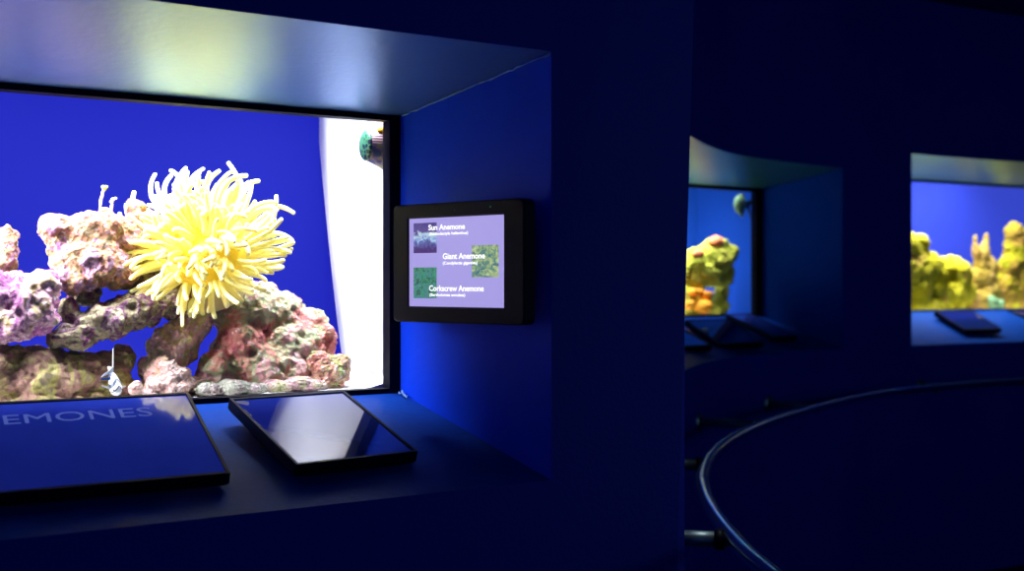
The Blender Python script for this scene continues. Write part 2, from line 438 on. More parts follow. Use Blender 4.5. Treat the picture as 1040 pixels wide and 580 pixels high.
rock('live_rock', n1, [(3, 258, 13, 26, .74, .05), (7, 238, 9, 9, .74, .03), (-12, 270, 22, 40, .74, .05)], KNOB,
     'narrow upright rock at the left edge of the tank with orange tip')
rock('live_rock', n1, [(98, 236, 34, 20, .68, .07), (57, 234, 13, 15, .67, .04), (66, 250, 14, 14, .67, .04), (96, 266, 36, 25, .66, .07), (78, 284, 22, 14, .65, .05),
     (137, 216, 9, 10, .69, .03), (128, 250, 24, 26, .68, .06), (118, 280, 20, 14, .66, .05)], KNOB,
     'purple crusted knobbly rock with two stalks on top, left of the anemone')
rock('live_rock', n1, [(20, 305, 36, 28, .60, .06), (45, 290, 15, 16, .60, .05), (0, 330, 34, 22, .59, .06), (-15, 305, 30, 30, .6, .06), (38, 322, 20, 16, .59, .05)], PINK,
     'pale pink and lilac rounded rock at lower left of the tank, above the olive rock')
rock('live_rock', n1, [(74, 343, 20, 12, .62, .05), (105, 328, 30, 18, .63, .06, 14), (140, 315, 30, 18, .64, .06, 12), (176, 304, 28, 19, .66, .06, 8), (204, 298, 20, 14, .68, .05), (150, 288, 18, 18, .69, .05), (70, 316, 8, 14, .66, .04), (86, 300, 13, 12, .69, .04)], MAROON,
     'long maroon and cream rock slanting like a ledge beneath the anemone')
rock('live_rock', n1, [(34, 386, 62, 32, .64, .08), (92, 382, 34, 25, .66, .07), (124, 366, 10, 14, .66, .04), (108, 392, 22, 20, .65, .06), (-10, 380, 30, 34, .64, .08), (25, 408, 80, 14, .62, .07), (52, 362, 20, 9, .66, .05)], GREEN,
     'big dark olive rock lying at bottom left behind the striped fish')
rock('live_rock', n1, [(174, 354, 19, 30, .65, .06, -24), (193, 332, 19, 20, .66, .05), (158, 380, 13, 22, .63, .06, -12), (158, 400, 22, 16, .63, .06), (186, 352, 16, 20, .66, .05)], TAN,
     'tan rock standing in the middle below the anemone, between two blue gaps')
rock('live_rock', n1, [(252, 318, 34, 26, .68, .07), (285, 322, 26, 28, .68, .06), (244, 352, 24, 28, .65, .07), (300, 352, 34, 26, .65, .07), (272, 378, 48, 26, .62, .07), (330, 341, 12, 13, .63, .04), (266, 297, 16, 12, .71, .05), (219, 376, 16, 24, .63, .06, -20), (316, 326, 14, 14, .66, .04), (210, 396, 26, 14, .61, .05), (308, 392, 26, 14, .6, .05), (226, 318, 18, 18, .69, .05)], RED,
     'large red brown and green rock at right, the anemone resting on its top')
rock('live_rock', n1, [(340, 377, 15, 14, .555, .035), (326, 369, 12, 13, .56, .03), (330, 388, 20, 9, .555, .035)], rock_mat('red_green_stone', [(.5, .16, .12), (.62, .3, .24), (.35, .45, .16), (.85, .8, .75)], 16, sf=.55),
     'small red and green stone with white top on the sand at far right')
rock('rubble_stone', n1, [(176, 380, 14, 11, .565, .03), (166, 390, 14, 10, .555, .03), (186, 392, 14, 9, .555, .03), (160, 402, 16, 7, .55, .03)], SALMON,
     'larger salmon pink rubble stone on the tank floor right of the striped fish')
rock('rubble_stone', n1, [(138, 395, 7, 9, .54, .02), (146, 402, 10, 6, .54, .02)], SALMON,
     'small pointed salmon stone right beside the striped fish', voxel=.004, d=(.01, .008, .004))
rock('rubble_stone', n1, [(100, 409, 20, 5, .53, .025), (125, 408, 14, 5, .53, .02), (80, 412, 14, 4, .53, .02)], PALE,
     'flat whitish pink rubble lying below the striped fish', voxel=.004, d=(.01, .008, .004))
rock('rubble_stone', n1, [(212, 396, 15, 8, .54, .025), (236, 395, 18, 9, .54, .03), (258, 396, 16, 7, .535, .025)], rock_mat('grey_green_rubble', [(.42, .46, .34), (.6, .62, .5), (.7, .55, .55), (.85, .8, .78)], 18, sf=.55),
     'low grey green rubble against the glass below the red brown rock', voxel=.004, d=(.012, .008, .005))
rock('rubble_stone', n1, [(282, 394, 16, 8, .535, .025), (304, 390, 14, 9, .535, .025), (318, 392, 14, 7, .53, .02)], rock_mat('lilac_rubble', [(.45, .22, .26), (.66, .45, .45), (.6, .62, .32), (.86, .78, .78)], 18, sf=.58),
     'lilac and yellow green rubble against the glass left of the small red stone', voxel=.004, d=(.012, .008, .005))

# two thin stalked polyps on the knobbly rock
def stalk(pxs, v, r, head, m, mh, label):
    pts = catmull([n1.pix(x, y, v) for x, y in pxs], 5)
    root = empty('stalked_polyp', pts[0]); tag(root, label, 'polyp', 'stalked polyps')
    bm = bmesh.new(); tube(bm, [p-pts[0]+Vector((random.uniform(-1, 1), 0, random.uniform(-1, 1)))*.0012 for p in pts], [r*random.uniform(.8, 1.3) for _ in pts], 7)
    obj('stalk', bm, m, root, True)
    bm = bmesh.new()
    for dx, dz, rr in head:
        q = bmesh.ops.create_icosphere(bm, subdivisions=2, radius=rr)
        bmesh.ops.translate(bm, verts=q['verts'], vec=pts[-1]-pts[0]+Vector((dx, 0, dz)))
    obj('polyp_head', bm, mh, root, True)
MS = mat('lilac_stalk', (.72, .6, .5), .8, .2, var=.3, vs=60); MH = mat('olive_polyp', (.42, .5, .10), .7, .3, var=.3, vs=80); ML = mat('lilac_polyp', (.7, .55, .68), .8, .2, var=.3, vs=80)
stalk([(101.5, 214), (102.5, 206), (103.5, 199), (106, 191)], .68, .0026, [(0, 0, .0055), (.004, .002, .004), (-.003, .002, .004)], MS, MH, 'taller thin stalk with olive green tip on the purple knobbly rock')
stalk([(113, 214), (113.5, 208), (114.5, 203)], .68, .0028, [(0, 0, .0045), (.006, .003, .003), (-.003, -.004, .004)], MS, ML, 'shorter lilac stalk with forked tip on the purple knobbly rock')

# ------------------------------------------------------------------ yellow anemone
AC = n1.pix(205, 247, .60)
Fv = (Vector((-.25, 0, EZ+1.15))-AC).normalized()          # the disc faces out and up
sl = bpy.data.lights.new('anemone_fill_spot', 'SPOT'); sl.energy = 27; sl.color = (1, .97, .9); sl.spot_size = math.radians(27); sl.spot_blend = .6; sl.shadow_soft_size = .03  # added fill spot, pushes the anemone towards overexposed
slo = bpy.data.objects.new('anemone_fill_spot', sl); link(slo); slo.location = n1.w(-.62, .50, 2.2)
slo.rotation_euler = (AC+Vector((-.02, 0, .03))-slo.location).to_track_quat('-Z', 'Y').to_euler()
Rv = Vector((0, 0, 1)).cross(Fv).normalized(); Uv = Fv.cross(Rv).normalized()
Rv = -Rv if Rv.x < 0 else Rv
root = empty('sea_anemone', n1.pix(215, 288, .66)); A0 = root.location.copy()
tag(root, 'big bright yellow anemone with many curling tentacles perched on the rocks', 'anemone')
bm = bmesh.new()
top = AC-Fv*.02; bot = A0+Vector((0, 0, -.02))+n1.n*.01
tube(bm, [bot.lerp(top, t)-A0 for t in (0, .2, .45, .7, .9, 1)], [.075, .062, .055, .06, .075, .082], 28)
obj('column', bm, M['column'], root, True)
bm = bmesh.new()
R3 = Matrix((Rv, Uv, Fv)).transposed().to_4x4()
prof = [(.086, -.022), (.094, -.008), (.09, .008), (.075, .02), (.05, .026), (.025, .024), (.008, .018)]
lathe(bm, prof, Matrix.Translation(AC-A0) @ R3, 36)
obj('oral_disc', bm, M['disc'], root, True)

def tentacle_pts(th, r, L, out, curl, grav, swirl=.6, steps=14):
    e = Rv*math.cos(th)*1.08+Uv*math.sin(th)*1.04
    p = AC+e*r+Fv*(.024-.9*r*r/.09)
    d = (e*out+Fv*(1-out*.72)+Vector((random.uniform(-1, 1), random.uniform(-1, 1), random.uniform(-1, 1)))*.16).normalized()
    pts = [p-A0]; st = L/steps
    for i in range(steps):
        t = i/steps
        q = (p-A0)*17; nv = Vector((mnoise.noise(q+Vector((3.1, .7, 5.2))), mnoise.noise(q+Vector((13.4, 7.7, 1.2))), mnoise.noise(q+Vector((5.9, 21.3, 9.6)))))
        d = (d+curl*(t*t*2.6)*st*11+nv*swirl*st*16+Vector((0, 0, -1))*grav*st*9*t).normalized()
        p = p+d*st; pts.append(p-A0)
    return pts
tents = []
def add_t(th, r, L, out, curl, grav, rad, swirl=.6): tents.append((tentacle_pts(th, r, L, out, curl, grav, swirl), rad))
K = 76
for i in range(K):                                        # rim: these make the outline
    th = 2*math.pi*i/K+random.uniform(-.06, .06); s = math.sin(th); c = math.cos(th)
    tang = -Rv*s+Uv*c
    if s > .1:
        sg = -1 if c < .45 else random.choice((-1, 1, 1))
        big = random.random() < .55
        L = random.uniform(.10, .14) if big else random.uniform(.062, .095)
        curl = tang*sg*(random.uniform(1.3, 2.1) if big else random.uniform(-.4, .7))+Fv*random.uniform(-.1, .5); g = random.uniform(-.2, .15); out = random.uniform(.85, 1)
    elif s > -.35:
        L = random.uniform(.078, .112); curl = tang*random.uniform(-1.4, 1.4)+Fv*random.uniform(-.2, .4); g = random.uniform(-.3, .35); out = random.uniform(.85, 1)
    else:
        L = random.uniform(.062, .098); curl = tang*random.uniform(-.7, .7)+Fv*random.uniform(-.1, .6); g = random.uniform(.4, .9); out = random.uniform(.75, 1)
    add_t(th, .082+random.uniform(-.006, .004), L, out, curl, g, random.uniform(.0056, .0072), .35)
for i in range(54):                                       # second row
    th = 2*math.pi*(i+.5)/54+random.uniform(-.1, .1); s = math.sin(th); c = math.cos(th); tang = -Rv*s+Uv*c
    add_t(th, .068+random.uniform(-.008, .008), random.uniform(.075, .12), random.uniform(.55, .88), tang*random.uniform(-1.3, 1.3)+(Rv*c+Uv*s)*random.uniform(0, .8)-Fv*random.uniform(0, .9), random.uniform(0, .6), random.uniform(.0056, .0072), .7)
for r, k in ((.054, 44), (.038, 34), (.020, 20)):         # inner rows folded over the disc
    for i in range(k):
        th = 2*math.pi*i/k+random.uniform(-.2, .2)+r*40; s = math.sin(th); c = math.cos(th); tang = -Rv*s+Uv*c
        add_t(th, r+random.uniform(-.008, .008), random.uniform(.055, .095), random.uniform(.2, .6), tang*random.uniform(-1.4, 1.4)+Rv*random.uniform(-.6, .9)+Uv*random.uniform(-.9, .5)-Fv*random.uniform(.4, 1.5), random.uniform(0, .5), random.uniform(.0060, .0078), 1.0)
def tent_mesh(bm, pts, rad):
    n = len(pts)
    rr = [rad*(1.12-.46*(i/(n-1))) for i in range(n)]
    pts = list(pts); e = (pts[-1]-pts[-2]).normalized()
    pts += [pts[-1]+e*rr[-1]*.6, pts[-1]+e*rr[-1]*.95]; rr += [rr[-1]*.85, rr[-1]*.35]
    tube(bm, pts, rr, 8)
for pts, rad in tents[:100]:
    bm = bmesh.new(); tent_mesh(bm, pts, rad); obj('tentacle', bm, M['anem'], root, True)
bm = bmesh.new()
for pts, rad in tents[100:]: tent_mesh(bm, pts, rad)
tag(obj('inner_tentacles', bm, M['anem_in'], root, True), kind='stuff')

# ------------------------------------------------------------------ striped fish
def stripe_mat():
    m, nt, p, N, L = nmat('black_white_stripes')
    tc = N.new('ShaderNodeTexCoord'); sp = N.new('ShaderNodeSeparateXYZ'); L.new(tc.outputs['Object'], sp.inputs['Vector'])
    ab = N.new('ShaderNodeMath'); ab.operation = 'ABSOLUTE'; L.new(sp.outputs['X'], ab.inputs[0])
    mu = N.new('ShaderNodeMath'); mu.operation = 'MULTIPLY'; mu.inputs[1].default_value = 1.3; L.new(ab.outputs[0], mu.inputs[0])
    ad = N.new('ShaderNodeMath'); ad.operation = 'ADD'; L.new(sp.outputs['Z'], ad.inputs[0]); L.new(mu.outputs[0], ad.inputs[1])
    m2 = N.new('ShaderNodeMath'); m2.operation = 'MULTIPLY'; m2.inputs[1].default_value = 430; L.new(ad.outputs[0], m2.inputs[0])
    sn = N.new('ShaderNodeMath'); sn.operation = 'SINE'; L.new(m2.outputs[0], sn.inputs[0])
    gt = N.new('ShaderNodeMath'); gt.operation = 'GREATER_THAN'; gt.inputs[1].default_value = .25; L.new(sn.outputs[0], gt.inputs[0])
    g2 = N.new('ShaderNodeMath'); g2.operation = 'GREATER_THAN'; g2.inputs[1].default_value = .018; L.new(ad.outputs[0], g2.inputs[0])
    m3 = N.new('ShaderNodeMath'); m3.operation = 'MULTIPLY'; L.new(gt.outputs[0], m3.inputs[0]); L.new(g2.outputs[0], m3.inputs[1])
    mx = N.new('ShaderNodeMix'); mx.data_type = 'RGBA'; mx.inputs['A'].default_value = (.85, .88, .92, 1); mx.inputs['B'].default_value = (.03, .05, .09, 1)
    L.new(m3.outputs[0], mx.inputs['Factor']); L.new(mx.outputs['Result'], p.inputs['Base Color']); p.inputs['Roughness'].default_value = .4
    return m
FW = mat('silver_fin', (.80, .86, .92), .4, .4, var=.1, vs=90); FD = mat('dark_blue_fin', (.04, .09, .30), .5, .3, var=.2, vs=90)
EYE = mat('black_eye', (.01, .01, .015), .1, .6, var=.1)
fp = n1.pix(118, 402, .510); s = fp.y/F
root = empty('striped_fish', fp, n1.rot(math.radians(18))); tag(root, 'small black and white chevron striped fish with long thread fin above', 'fish')
bm = bmesh.new()
prof = [(.5, 0), (3.6, 1.5), (5.6, 5), (6.0, 9), (5.4, 13), (4.4, 17), (3.0, 22), (1.9, 26), (1.4, 29)]
lathe(bm, [(r*s, z*s) for r, z in prof], Matrix.Diagonal((1, 1.25, 1, 1)), 20)
for v in bm.verts: v.co.y += (v.co.z/(29*s))**2*14*s
obj('body', bm, stripe_mat(), root, True)
def fin(name, pts, m, y=0, th=.0008, par=None):
    bm = bmesh.new(); vs = [bm.verts.new((x*s, y, z*s)) for x, z in pts]; f = bm.faces.new(vs)
    r = bmesh.ops.extrude_face_region(bm, geom=[f]); bmesh.ops.translate(bm, verts=[g for g in r['geom'] if isinstance(g, bmesh.types.BMVert)], vec=(0, th, 0))
    bmesh.ops.recalc_face_normals(bm, faces=bm.faces)
    return obj(name, bm, m, par or root)
fin('tail_fin', [(-1, 25), (-6, 22), (-15, 19.5), (-12, 22.5), (-7, 25), (-1.5, 30)], FW, .006)
fin('tail_fin', [(-4, 19), (-15, 18.5), (-15, 16.5), (-5, 16)], FD, .005)
fin('pectoral_fin', [(-5, 8), (-15, 12), (-15.5, 10.8), (-5, 6)], FW, .001)
fin('pectoral_fin', [(5, 9), (11, 9.6), (11, 8.2), (5, 7)], FW, .001)
bm = bmesh.new(); tube(bm, catmull([Vector((0, .012, 27*s)), Vector((.5*s, .013, 36*s)), Vector((.3*s, .012, 48*s))], 5), [.0014, .0014, .0013, .0013, .0012, .0012, .001, .001, .001, .0008, .0006], 6); obj('dorsal_filament', bm, FW, root, True)
for sx in (-1, 1):
    bm = bmesh.new(); bmesh.ops.create_icosphere(bm, subdivisions=2, radius=.9*s); bmesh.ops.translate(bm, verts=bm.verts, vec=(sx*4.7*s, -3.6*s, 6*s)); obj('eye', bm, EYE, root, True)

# ------------------------------------------------------------------ patterned shell clinging to the white panel
def ribs_mat():
    m, nt, p, N, L = nmat('ribbed_shell')
    tc = N.new('ShaderNodeTexCoord'); wv = N.new('ShaderNodeTexWave'); wv.bands_direction = 'Y'; wv.inputs['Scale'].default_value = 62; wv.inputs['Distortion'].default_value = 1.2
    L.new(tc.outputs['Object'], wv.inputs['Vector'])
    r = ramp(N, [(.40, (.03, .012, .02)), (.6, (.36, .20, .22))]); L.new(wv.outputs['Color'], r.inputs['Fac'])
    sp = N.new('ShaderNodeSeparateXYZ'); L.new(tc.outputs['Object'], sp.inputs['Vector'])
    nz = N.new('ShaderNodeTexNoise'); nz.inputs['Scale'].default_value = 60; L.new(tc.outputs['Object'], nz.inputs['Vector'])
    r2 = ramp(N, [(.4, (.02, .04, .14)), (.5, (.18, .10, .20)), (.6, (.25, .24, .05))]); L.new(nz.outputs['Fac'], r2.inputs['Fac'])
    mr = N.new('ShaderNodeMapRange'); mr.inputs['From Min'].default_value = -.006; mr.inputs['From Max'].default_value = .006; L.new(sp.outputs['Y'], mr.inputs['Value'])
    mx = N.new('ShaderNodeMix'); mx.data_type = 'RGBA'; L.new(mr.outputs['Result'], mx.inputs['Factor']); L.new(r2.outputs['Color'], mx.inputs['A']); L.new(r.outputs['Color'], mx.inputs['B'])
    L.new(mx.outputs['Result'], p.inputs['Base Color']); p.inputs['Roughness'].default_value = .5
    return m
def net_mat():
    m, nt, p, N, L = nmat('green_net_pattern')
    tc = N.new('ShaderNodeTexCoord'); vo = N.new('ShaderNodeTexVoronoi'); vo.feature = 'DISTANCE_TO_EDGE'; vo.inputs['Scale'].default_value = 95
    L.new(tc.outputs['Object'], vo.inputs['Vector'])
    r = ramp(N, [(.08, (.05, .20, .10)), (.16, (.003, .008, .03))]); L.new(vo.outputs['Distance'], r.inputs['Fac'])
    L.new(r.outputs['Color'], p.inputs['Base Color']); p.inputs['Roughness'].default_value = .4
    return m
# axis: out of the panel towards the left; local z = -d, local y = up
zc = -n1.d; yc = Vector((0, 0, 1)); xc = yc.cross(zc)
Rm = Matrix((xc, yc, zc)).transposed()
sp_ = n1.w(UP+.004, .524, EZ+(286-149)/F*2.48)
root = empty('patterned_shell', sp_, Rm, 1.16); tag(root, 'small ribbed shell with green netted face on the white panel, top right', 'shell')
bm = bmesh.new(); lathe(bm, [(.050, 0), (.047, .012), (.040, .026), (.034, .04), (.030, .052), (.028, .055)], seg=40)
for v in bm.verts: v.co.y *= 1.0; v.co.x *= .9
obj('shell_body', bm, ribs_mat(), root, True)
bm = bmesh.new(); lathe(bm, [(.0285, .054), (.029, .057), (.026, .060), (.015, .062), (.003, .0625)], seg=32)
for v in bm.verts: v.co.x *= .9
obj('shell_face', bm, net_mat(), root, True)
bm = bmesh.new(); r = bmesh.ops.create_icosphere(bm, subdivisions=3, radius=.011)
for v in bm.verts: v.co = Vector((v.co.x*1.0+.020, v.co.y*.8+.026, v.co.z*1.5+.026))
for v in bm.verts: v.co += v.co.normalized()*.0015*mnoise.noise(v.co*300)
obj('yellow_patch', bm, mat('yellow_sponge', (.60, .30, .01), .7, .1, var=.3, vs=120), root, True)

# ------------------------------------------------------------------ text
def text(body, width, loc, m, parent, name, height=None, embolden=0.0, rot=None, squeeze=None):
    cu = bpy.data.curves.new(name, 'FONT'); cu.body = body; cu.size = 1; cu.offset = embolden; cu.resolution_u = 3
    o = bpy.data.objects.new(name, cu); COL.objects.link(o)
    dg = bpy.context.evaluated_depsgraph_get(); dg.update()
    me = bpy.data.meshes.new_from_object(o.evaluated_get(dg)); bpy.data.objects.remove(o)
    xs = [v.co.x for v in me.vertices]; x0, x1 = min(xs), max(xs)
    k = width/(x1-x0); ky = k if height is None else height/.70
    for v in me.vertices: v.co = Vector(((v.co.x-x0)*k, v.co.y*ky, 0))
    me.materials.clear(); me.materials.append(m)
    t = bpy.data.objects.new(name, me); link(t, parent); t.location = loc
    return t

# ------------------------------------------------------------------ wall mounted screen
rx = Vector((.783, -.622, 0)).normalized(); fz = rx.cross(Vector((0, 0, 1)))
fz = fz if fz.y < 0 else -fz
uy = Vector((0, 0, 1))
Rm = Matrix((rx, uy, fz)).transposed()
root = empty('display_screen', Vector((-.101, 2.15, 1.586)), Rm); tag(root, 'black framed lit screen naming three anemones on the niche side wall', 'screen')
bm = bmesh.new()
X0, X1, Y0, Y1 = -.175, .157, -.116, .116
SX0, SX1, SY0, SY1 = -.1325, .1082, -.0845, .0875
def rrect(x0, x1, y0, y1, r, k=6):
    P = []
    for cx, cy, a0 in ((x1-r, y1-r, 0), (x0+r, y1-r, 90), (x0+r, y0+r, 180), (x1-r, y0+r, 270)):
        for i in range(k+1):
            a = math.radians(a0+90*i/k); P.append((cx+r*math.cos(a), cy+r*math.sin(a)))
    return P
def ring(P, z): return [bm.verts.new((x, y, z)) for x, y in P]
lo = [ring(rrect(X0+.012, X1-.012, Y0+.012, Y1-.012, .01), -.045), ring(rrect(X0, X1, Y0, Y1, .012), -.032), ring(rrect(X0, X1, Y0, Y1, .012), -.003),
      ring(rrect(X0+.003, X1-.003, Y0+.003, Y1-.003, .010), 0), ring(rrect(SX0-.002, SX1+.002, SY0-.002, SY1+.002, .002), 0), ring(rrect(SX0, SX1, SY0, SY1, .001), -.004)]
for a, b in zip(lo, lo[1:]):
    k = len(a)
    for i in range(k): bm.faces.new((a[i], a[(i+1) % k], b[(i+1) % k], b[i]))
bm.faces.new(lo[0][::-1])
obj('housing', bm, M['black'], root)
bm = bmesh.new(); quad(bm, (SX0, SY0, -.0035), (SX1, SY0, -.0035), (SX1, SY1, -.0035), (SX0, SY1, -.0035))
scr = obj('screen', bm, M['screen'], root)
tag(scr, 'lit lilac screen with white writing')
def S(cx, cy, z): return ((SX0+(SX1-SX0)*(cx-60)/405), SY1-(SY1-SY0)*(cy-85)/380, z)
def pic_mat(name, stops, sc, det=6, grad=None):
    m, nt, p, N, L = nmat(name)
    tc = N.new('ShaderNodeTexCoord'); nz = N.new('ShaderNodeTexNoise'); nz.inputs['Scale'].default_value = sc; nz.inputs['Detail'].default_value = det; nz.inputs['Distortion'].default_value = 1.5
    L.new(tc.outputs['Generated'], nz.inputs['Vector'])
    fac = nz.outputs['Fac']
    if grad:
        sp = N.new('ShaderNodeSeparateXYZ'); L.new(tc.outputs['Generated'], sp.inputs['Vector'])
        a = N.new('ShaderNodeMath'); a.operation = 'MULTIPLY_ADD'; a.inputs[1].default_value = grad; L.new(sp.outputs['Y'], a.inputs[0])
        b = N.new('ShaderNodeMath'); b.operation = 'MULTIPLY_ADD'; b.inputs[1].default_value = .5; b.inputs[2].default_value = .0 if grad > 0 else .5
        L.new(fac, b.inputs[0]); L.new(b.outputs[0], a.inputs[2]); fac = a.outputs[0]
    r = ramp(N, stops); L.new(fac, r.inputs['Fac'])
    p.inputs['Base Color'].default_value = (0, 0, 0, 1); L.new(r.outputs['Color'], p.inputs['Emission Color']); p.inputs['Emission Strength'].default_value = .9
    return m
pics = [((80, 105, 183, 235), pic_mat('sun_anemone_photo', [(.30, (.06, .02, .18)), (.42, (.10, .12, .42)), (.50, (.22, .38, .75)), (.56, (.55, .75, .85)), (.66, (.10, .07, .32)), (.8, (.07, .05, .26))], 3.5, 6, .55)),
        ((333, 207, 443, 340), pic_mat('giant_anemone_photo', [(.32, (.04, .10, .28)), (.44, (.12, .28, .22)), (.55, (.35, .48, .22)), (.68, (.6, .68, .40))], 5, 6)),
        ((80, 297, 183, 430), pic_mat('corkscrew_anemone_photo', [(.30, (.02, .03, .10)), (.44, (.03, .18, .10)), (.52, (.05, .36, .20)), (.60, (.06, .12, .30)), (.70, (.12, .40, .30))], 6, 6))]
for (a, b, c, d), m in pics:
    bm = bmesh.new(); p0 = S(a, d, -.0031); p1 = S(c, b, -.0031); quad(bm, p0, (p1[0], p0[1], p0[2]), p1, (p0[0], p1[1], p0[2]))
    obj('photo', bm, m, scr)
def line(body, x0, x1, base, hgt, nm, em):
    p = S(x0, base, -.0027); q = S(x1, base, 0)
    text(body, q[0]-p[0], p, M['textw'], scr, nm, hgt, em)
U = (SY1-SY0)/380
line('Sun Anemone', 147, 305, 137, 23*U, 'heading', .026); line('(Stichodactyla helianthus)', 150, 318, 159, 12*U, 'species_name', .03)
line('Giant Anemone', 210, 388, 262, 24*U, 'heading', .026); line('(Condylactis gigantea)', 210, 357, 285, 12*U, 'species_name', .03)
line('Corkscrew Anemone', 150, 383, 398, 24*U, 'heading', .026); line('(Bartholomea annulata)', 152, 306, 420, 12*U, 'species_name', .03)
bm = bmesh.new(); lathe(bm, [(.0016, -.001), (.0016, .0006), (.001, .001)], Matrix.Translation((.078, .103, 0)), 12); obj('indicator_light', bm, M['led'], root)
bm = bmesh.new(); lathe(bm, [(.003, -.001), (.003, .0006), (.002, .001)], Matrix.Translation((-.008, .1015, 0)), 14); obj('camera_lens', bm, M['lens'], root)
bm = bmesh.new(); box(bm, (-.06, -.05, -.095), (.06, .05, -.043)); bevel(bm, .004); obj('wall_bracket', bm, M['black'], root)

# ------------------------------------------------------------------ glass topped info tablets on the sills
def tablet(n, p, label, group, rim=.0055, th=.026, gm=None):
    u, v, z, w, l, sl, yaw = p
    root = empty('info_tablet', n.w(u, v, z), n.rot(yaw, sl)); tag(root, label, 'tablet', group)
    bm = bmesh.new()
    o4 = [(0, 0), (w, 0), (w, l), (0, l)]; i4 = [(rim, rim), (w-rim, rim), (w-rim, l-rim), (rim, l-rim)]
    k = [[bm.verts.new((x, y, zz)) for x, y in P] for P, zz in (([(0.004, 0.004), (w-.004, .004), (w-.004, l-.004), (.004, l-.004)], -th), (o4, -th+.006), (o4, 0), (i4, 0), (i4, -.003))]
    for a, b in zip(k, k[1:]):
        for i in range(4): bm.faces.new((a[i], a[(i+1) % 4], b[(i+1) % 4], b[i]))
    bm.faces.new(k[0][::-1])
    obj('tray', bm, M['black'], root)
    bm = bmesh.new(); quad(bm, (rim, rim, -.0022), (w-rim, rim, -.0022), (w-rim, l-rim, -.0022), (rim, l-rim, -.0022)); g = obj('glass_top', bm, gm or M['tabglass'], root)
    bm = bmesh.new(); box(bm, (w*.2, l*.2, -th-.012), (w*.8, l*.8, -th+.004)); obj('mounting_block', bm, M['black'], root)
    return root, g
G1 = 'glass topped tablets on the big niche sill'
t_left, g_left = tablet(n1, (-.9881, .078, 1.238, .4131, .272, .42, .0), 'wide dark tablet with faded capital letters, left on the big sill', G1, gm=M['glow_glass'])
text('ANEMONES', .335, (.0, .200, -.0019), M['textb'], g_left, 'lettering', .030, .0)
tablet(n1, (-.4645, .0715, 1.2429, .2442, .2784, .33, .1253), 'glossy tablet reflecting the white panel, right on the big sill', G1)
G2 = 'tablets on the middle niche sill'
tablet(n2, (-.3968, .082, 1.2964, .1705, .3047, .3288, -.0075), 'narrow dark tablet at the right end of the middle niche sill', G2, .008, .032)
tablet(n2, (-.8477, .001, 1.2812, .2709, .2412, .431, -.0686), 'wider tablet between two others on the middle niche sill', G2, .008, .032)
tablet(n2, (-1.22, -.114, 1.288, .21, .19, .3475, .0081), 'tablet partly hidden by the near wall on the middle niche sill', G2, .008, .032)
G3 = 'tablets on the far right niche sill'
tablet(n3, (.4983, .0868, 1.2925, .2805, .2284, .4314, -.0641), 'blue reflecting tablet on the far right niche sill, left one', G3, .008, .032)
tablet(n3, (1.2112, .1367, 1.3123, .3453, .2468, .2882, -.0048), 'tablet cut by the right edge of the picture on the far right sill', G3, .008, .032)

# ------------------------------------------------------------------ niche 2 and 3 tanks
M['back2'] = mat('blue_back_panel_middle', (.004, .03, .22), .7, .1, emit=(.012, .10, .60), es=.42, var=.06, vs=9)  # painted glow on back and sides of the middle tank
M['back3'] = mat('blue_back_panel_far', (.01, .02, .2), .7, .1, emit=(.045, .075, .66), es=.85, var=.06, vs=9)  # lit blue of the far tank walls comes from emission
tank(N2, .5, 'middle lit aquarium in the curved wall with blue back', M['back2'], -1.3, .0, 2.3, 1.385, 0, (.85, .95, 1.0), [(-.7, .62, 2.28, 1.0, .3, 22, .25)], 80, M['back2'])
tag(sand(N2, -1.29, -.005, .45, .93, 1.374), 'pale sand on the floor of the middle tank', 'sand', kind='stuff')
tank(N3, .5, 'far right lit aquarium with blue back and yellow rocks', M['back3'], -.05, 2.5, 2.4, 1.386, 0, (.9, .95, 1.0), [(.8, .60, 2.38, 1.4, .3, 25, .25)], 110, M['back3'])
tag(sand(N3, -.04, 2.49, .43, .9, 1.374), 'pale sand on the floor of the far right tank', 'sand', kind='stuff')
YG = rock_mat('yellow_green_coral', [(.35, .34, .05), (.55, .55, .08), (.70, .66, .12), (.60, .52, .10), (.78, .72, .22)], 6, speck=(.8, .75, .3), sf=.62, sat=1.1)
OR = mat('orange_coral', (.95, .36, .02), .7, .2, var=.25, vs=30, bump=.5, bs=60)
PO = mat('salmon_coral', (.92, .28, .10), .7, .2, var=.25, vs=30, bump=.5, bs=60)
D2 = (.04, .02, .008)
rock('coral_rock', n2, [(724, 264, 22, 18, .60, .08), (741, 257, 8, 11, .60, .05), (714, 276, 18, 12, .60, .08), (728, 250, 13, 9, .60, .06), (703, 266, 10, 13, .60, .07), (736, 280, 9, 13, .60, .06), (700, 285, 10, 20, .62, .07), (685, 280, 20, 25, .64, .08), (722, 285, 14, 8, .61, .06)], YG,
     'yellow green lumpy coral rock standing mid height in the middle tank', voxel=.012, d=D2)
rock('coral_rock', n2, [(708, 308, 14, 15, .58, .07), (730, 310, 9, 12, .62, .06), (692, 306, 15, 18, .6, .08), (718, 316, 14, 7, .58, .07), (705, 295, 10, 9, .62, .06), (733, 297, 5, 10, .64, .05)], YG,
     'low yellow coral rock with orange blobs near the middle tank floor', voxel=.012, d=(.03, .02, .01))
rock('pale_stone', n2, [(712, 323, 12, 4, .54, .05)], PALE, 'flat pale pink stone on the sand of the middle tank', voxel=.01, d=(.01, .008, 0))
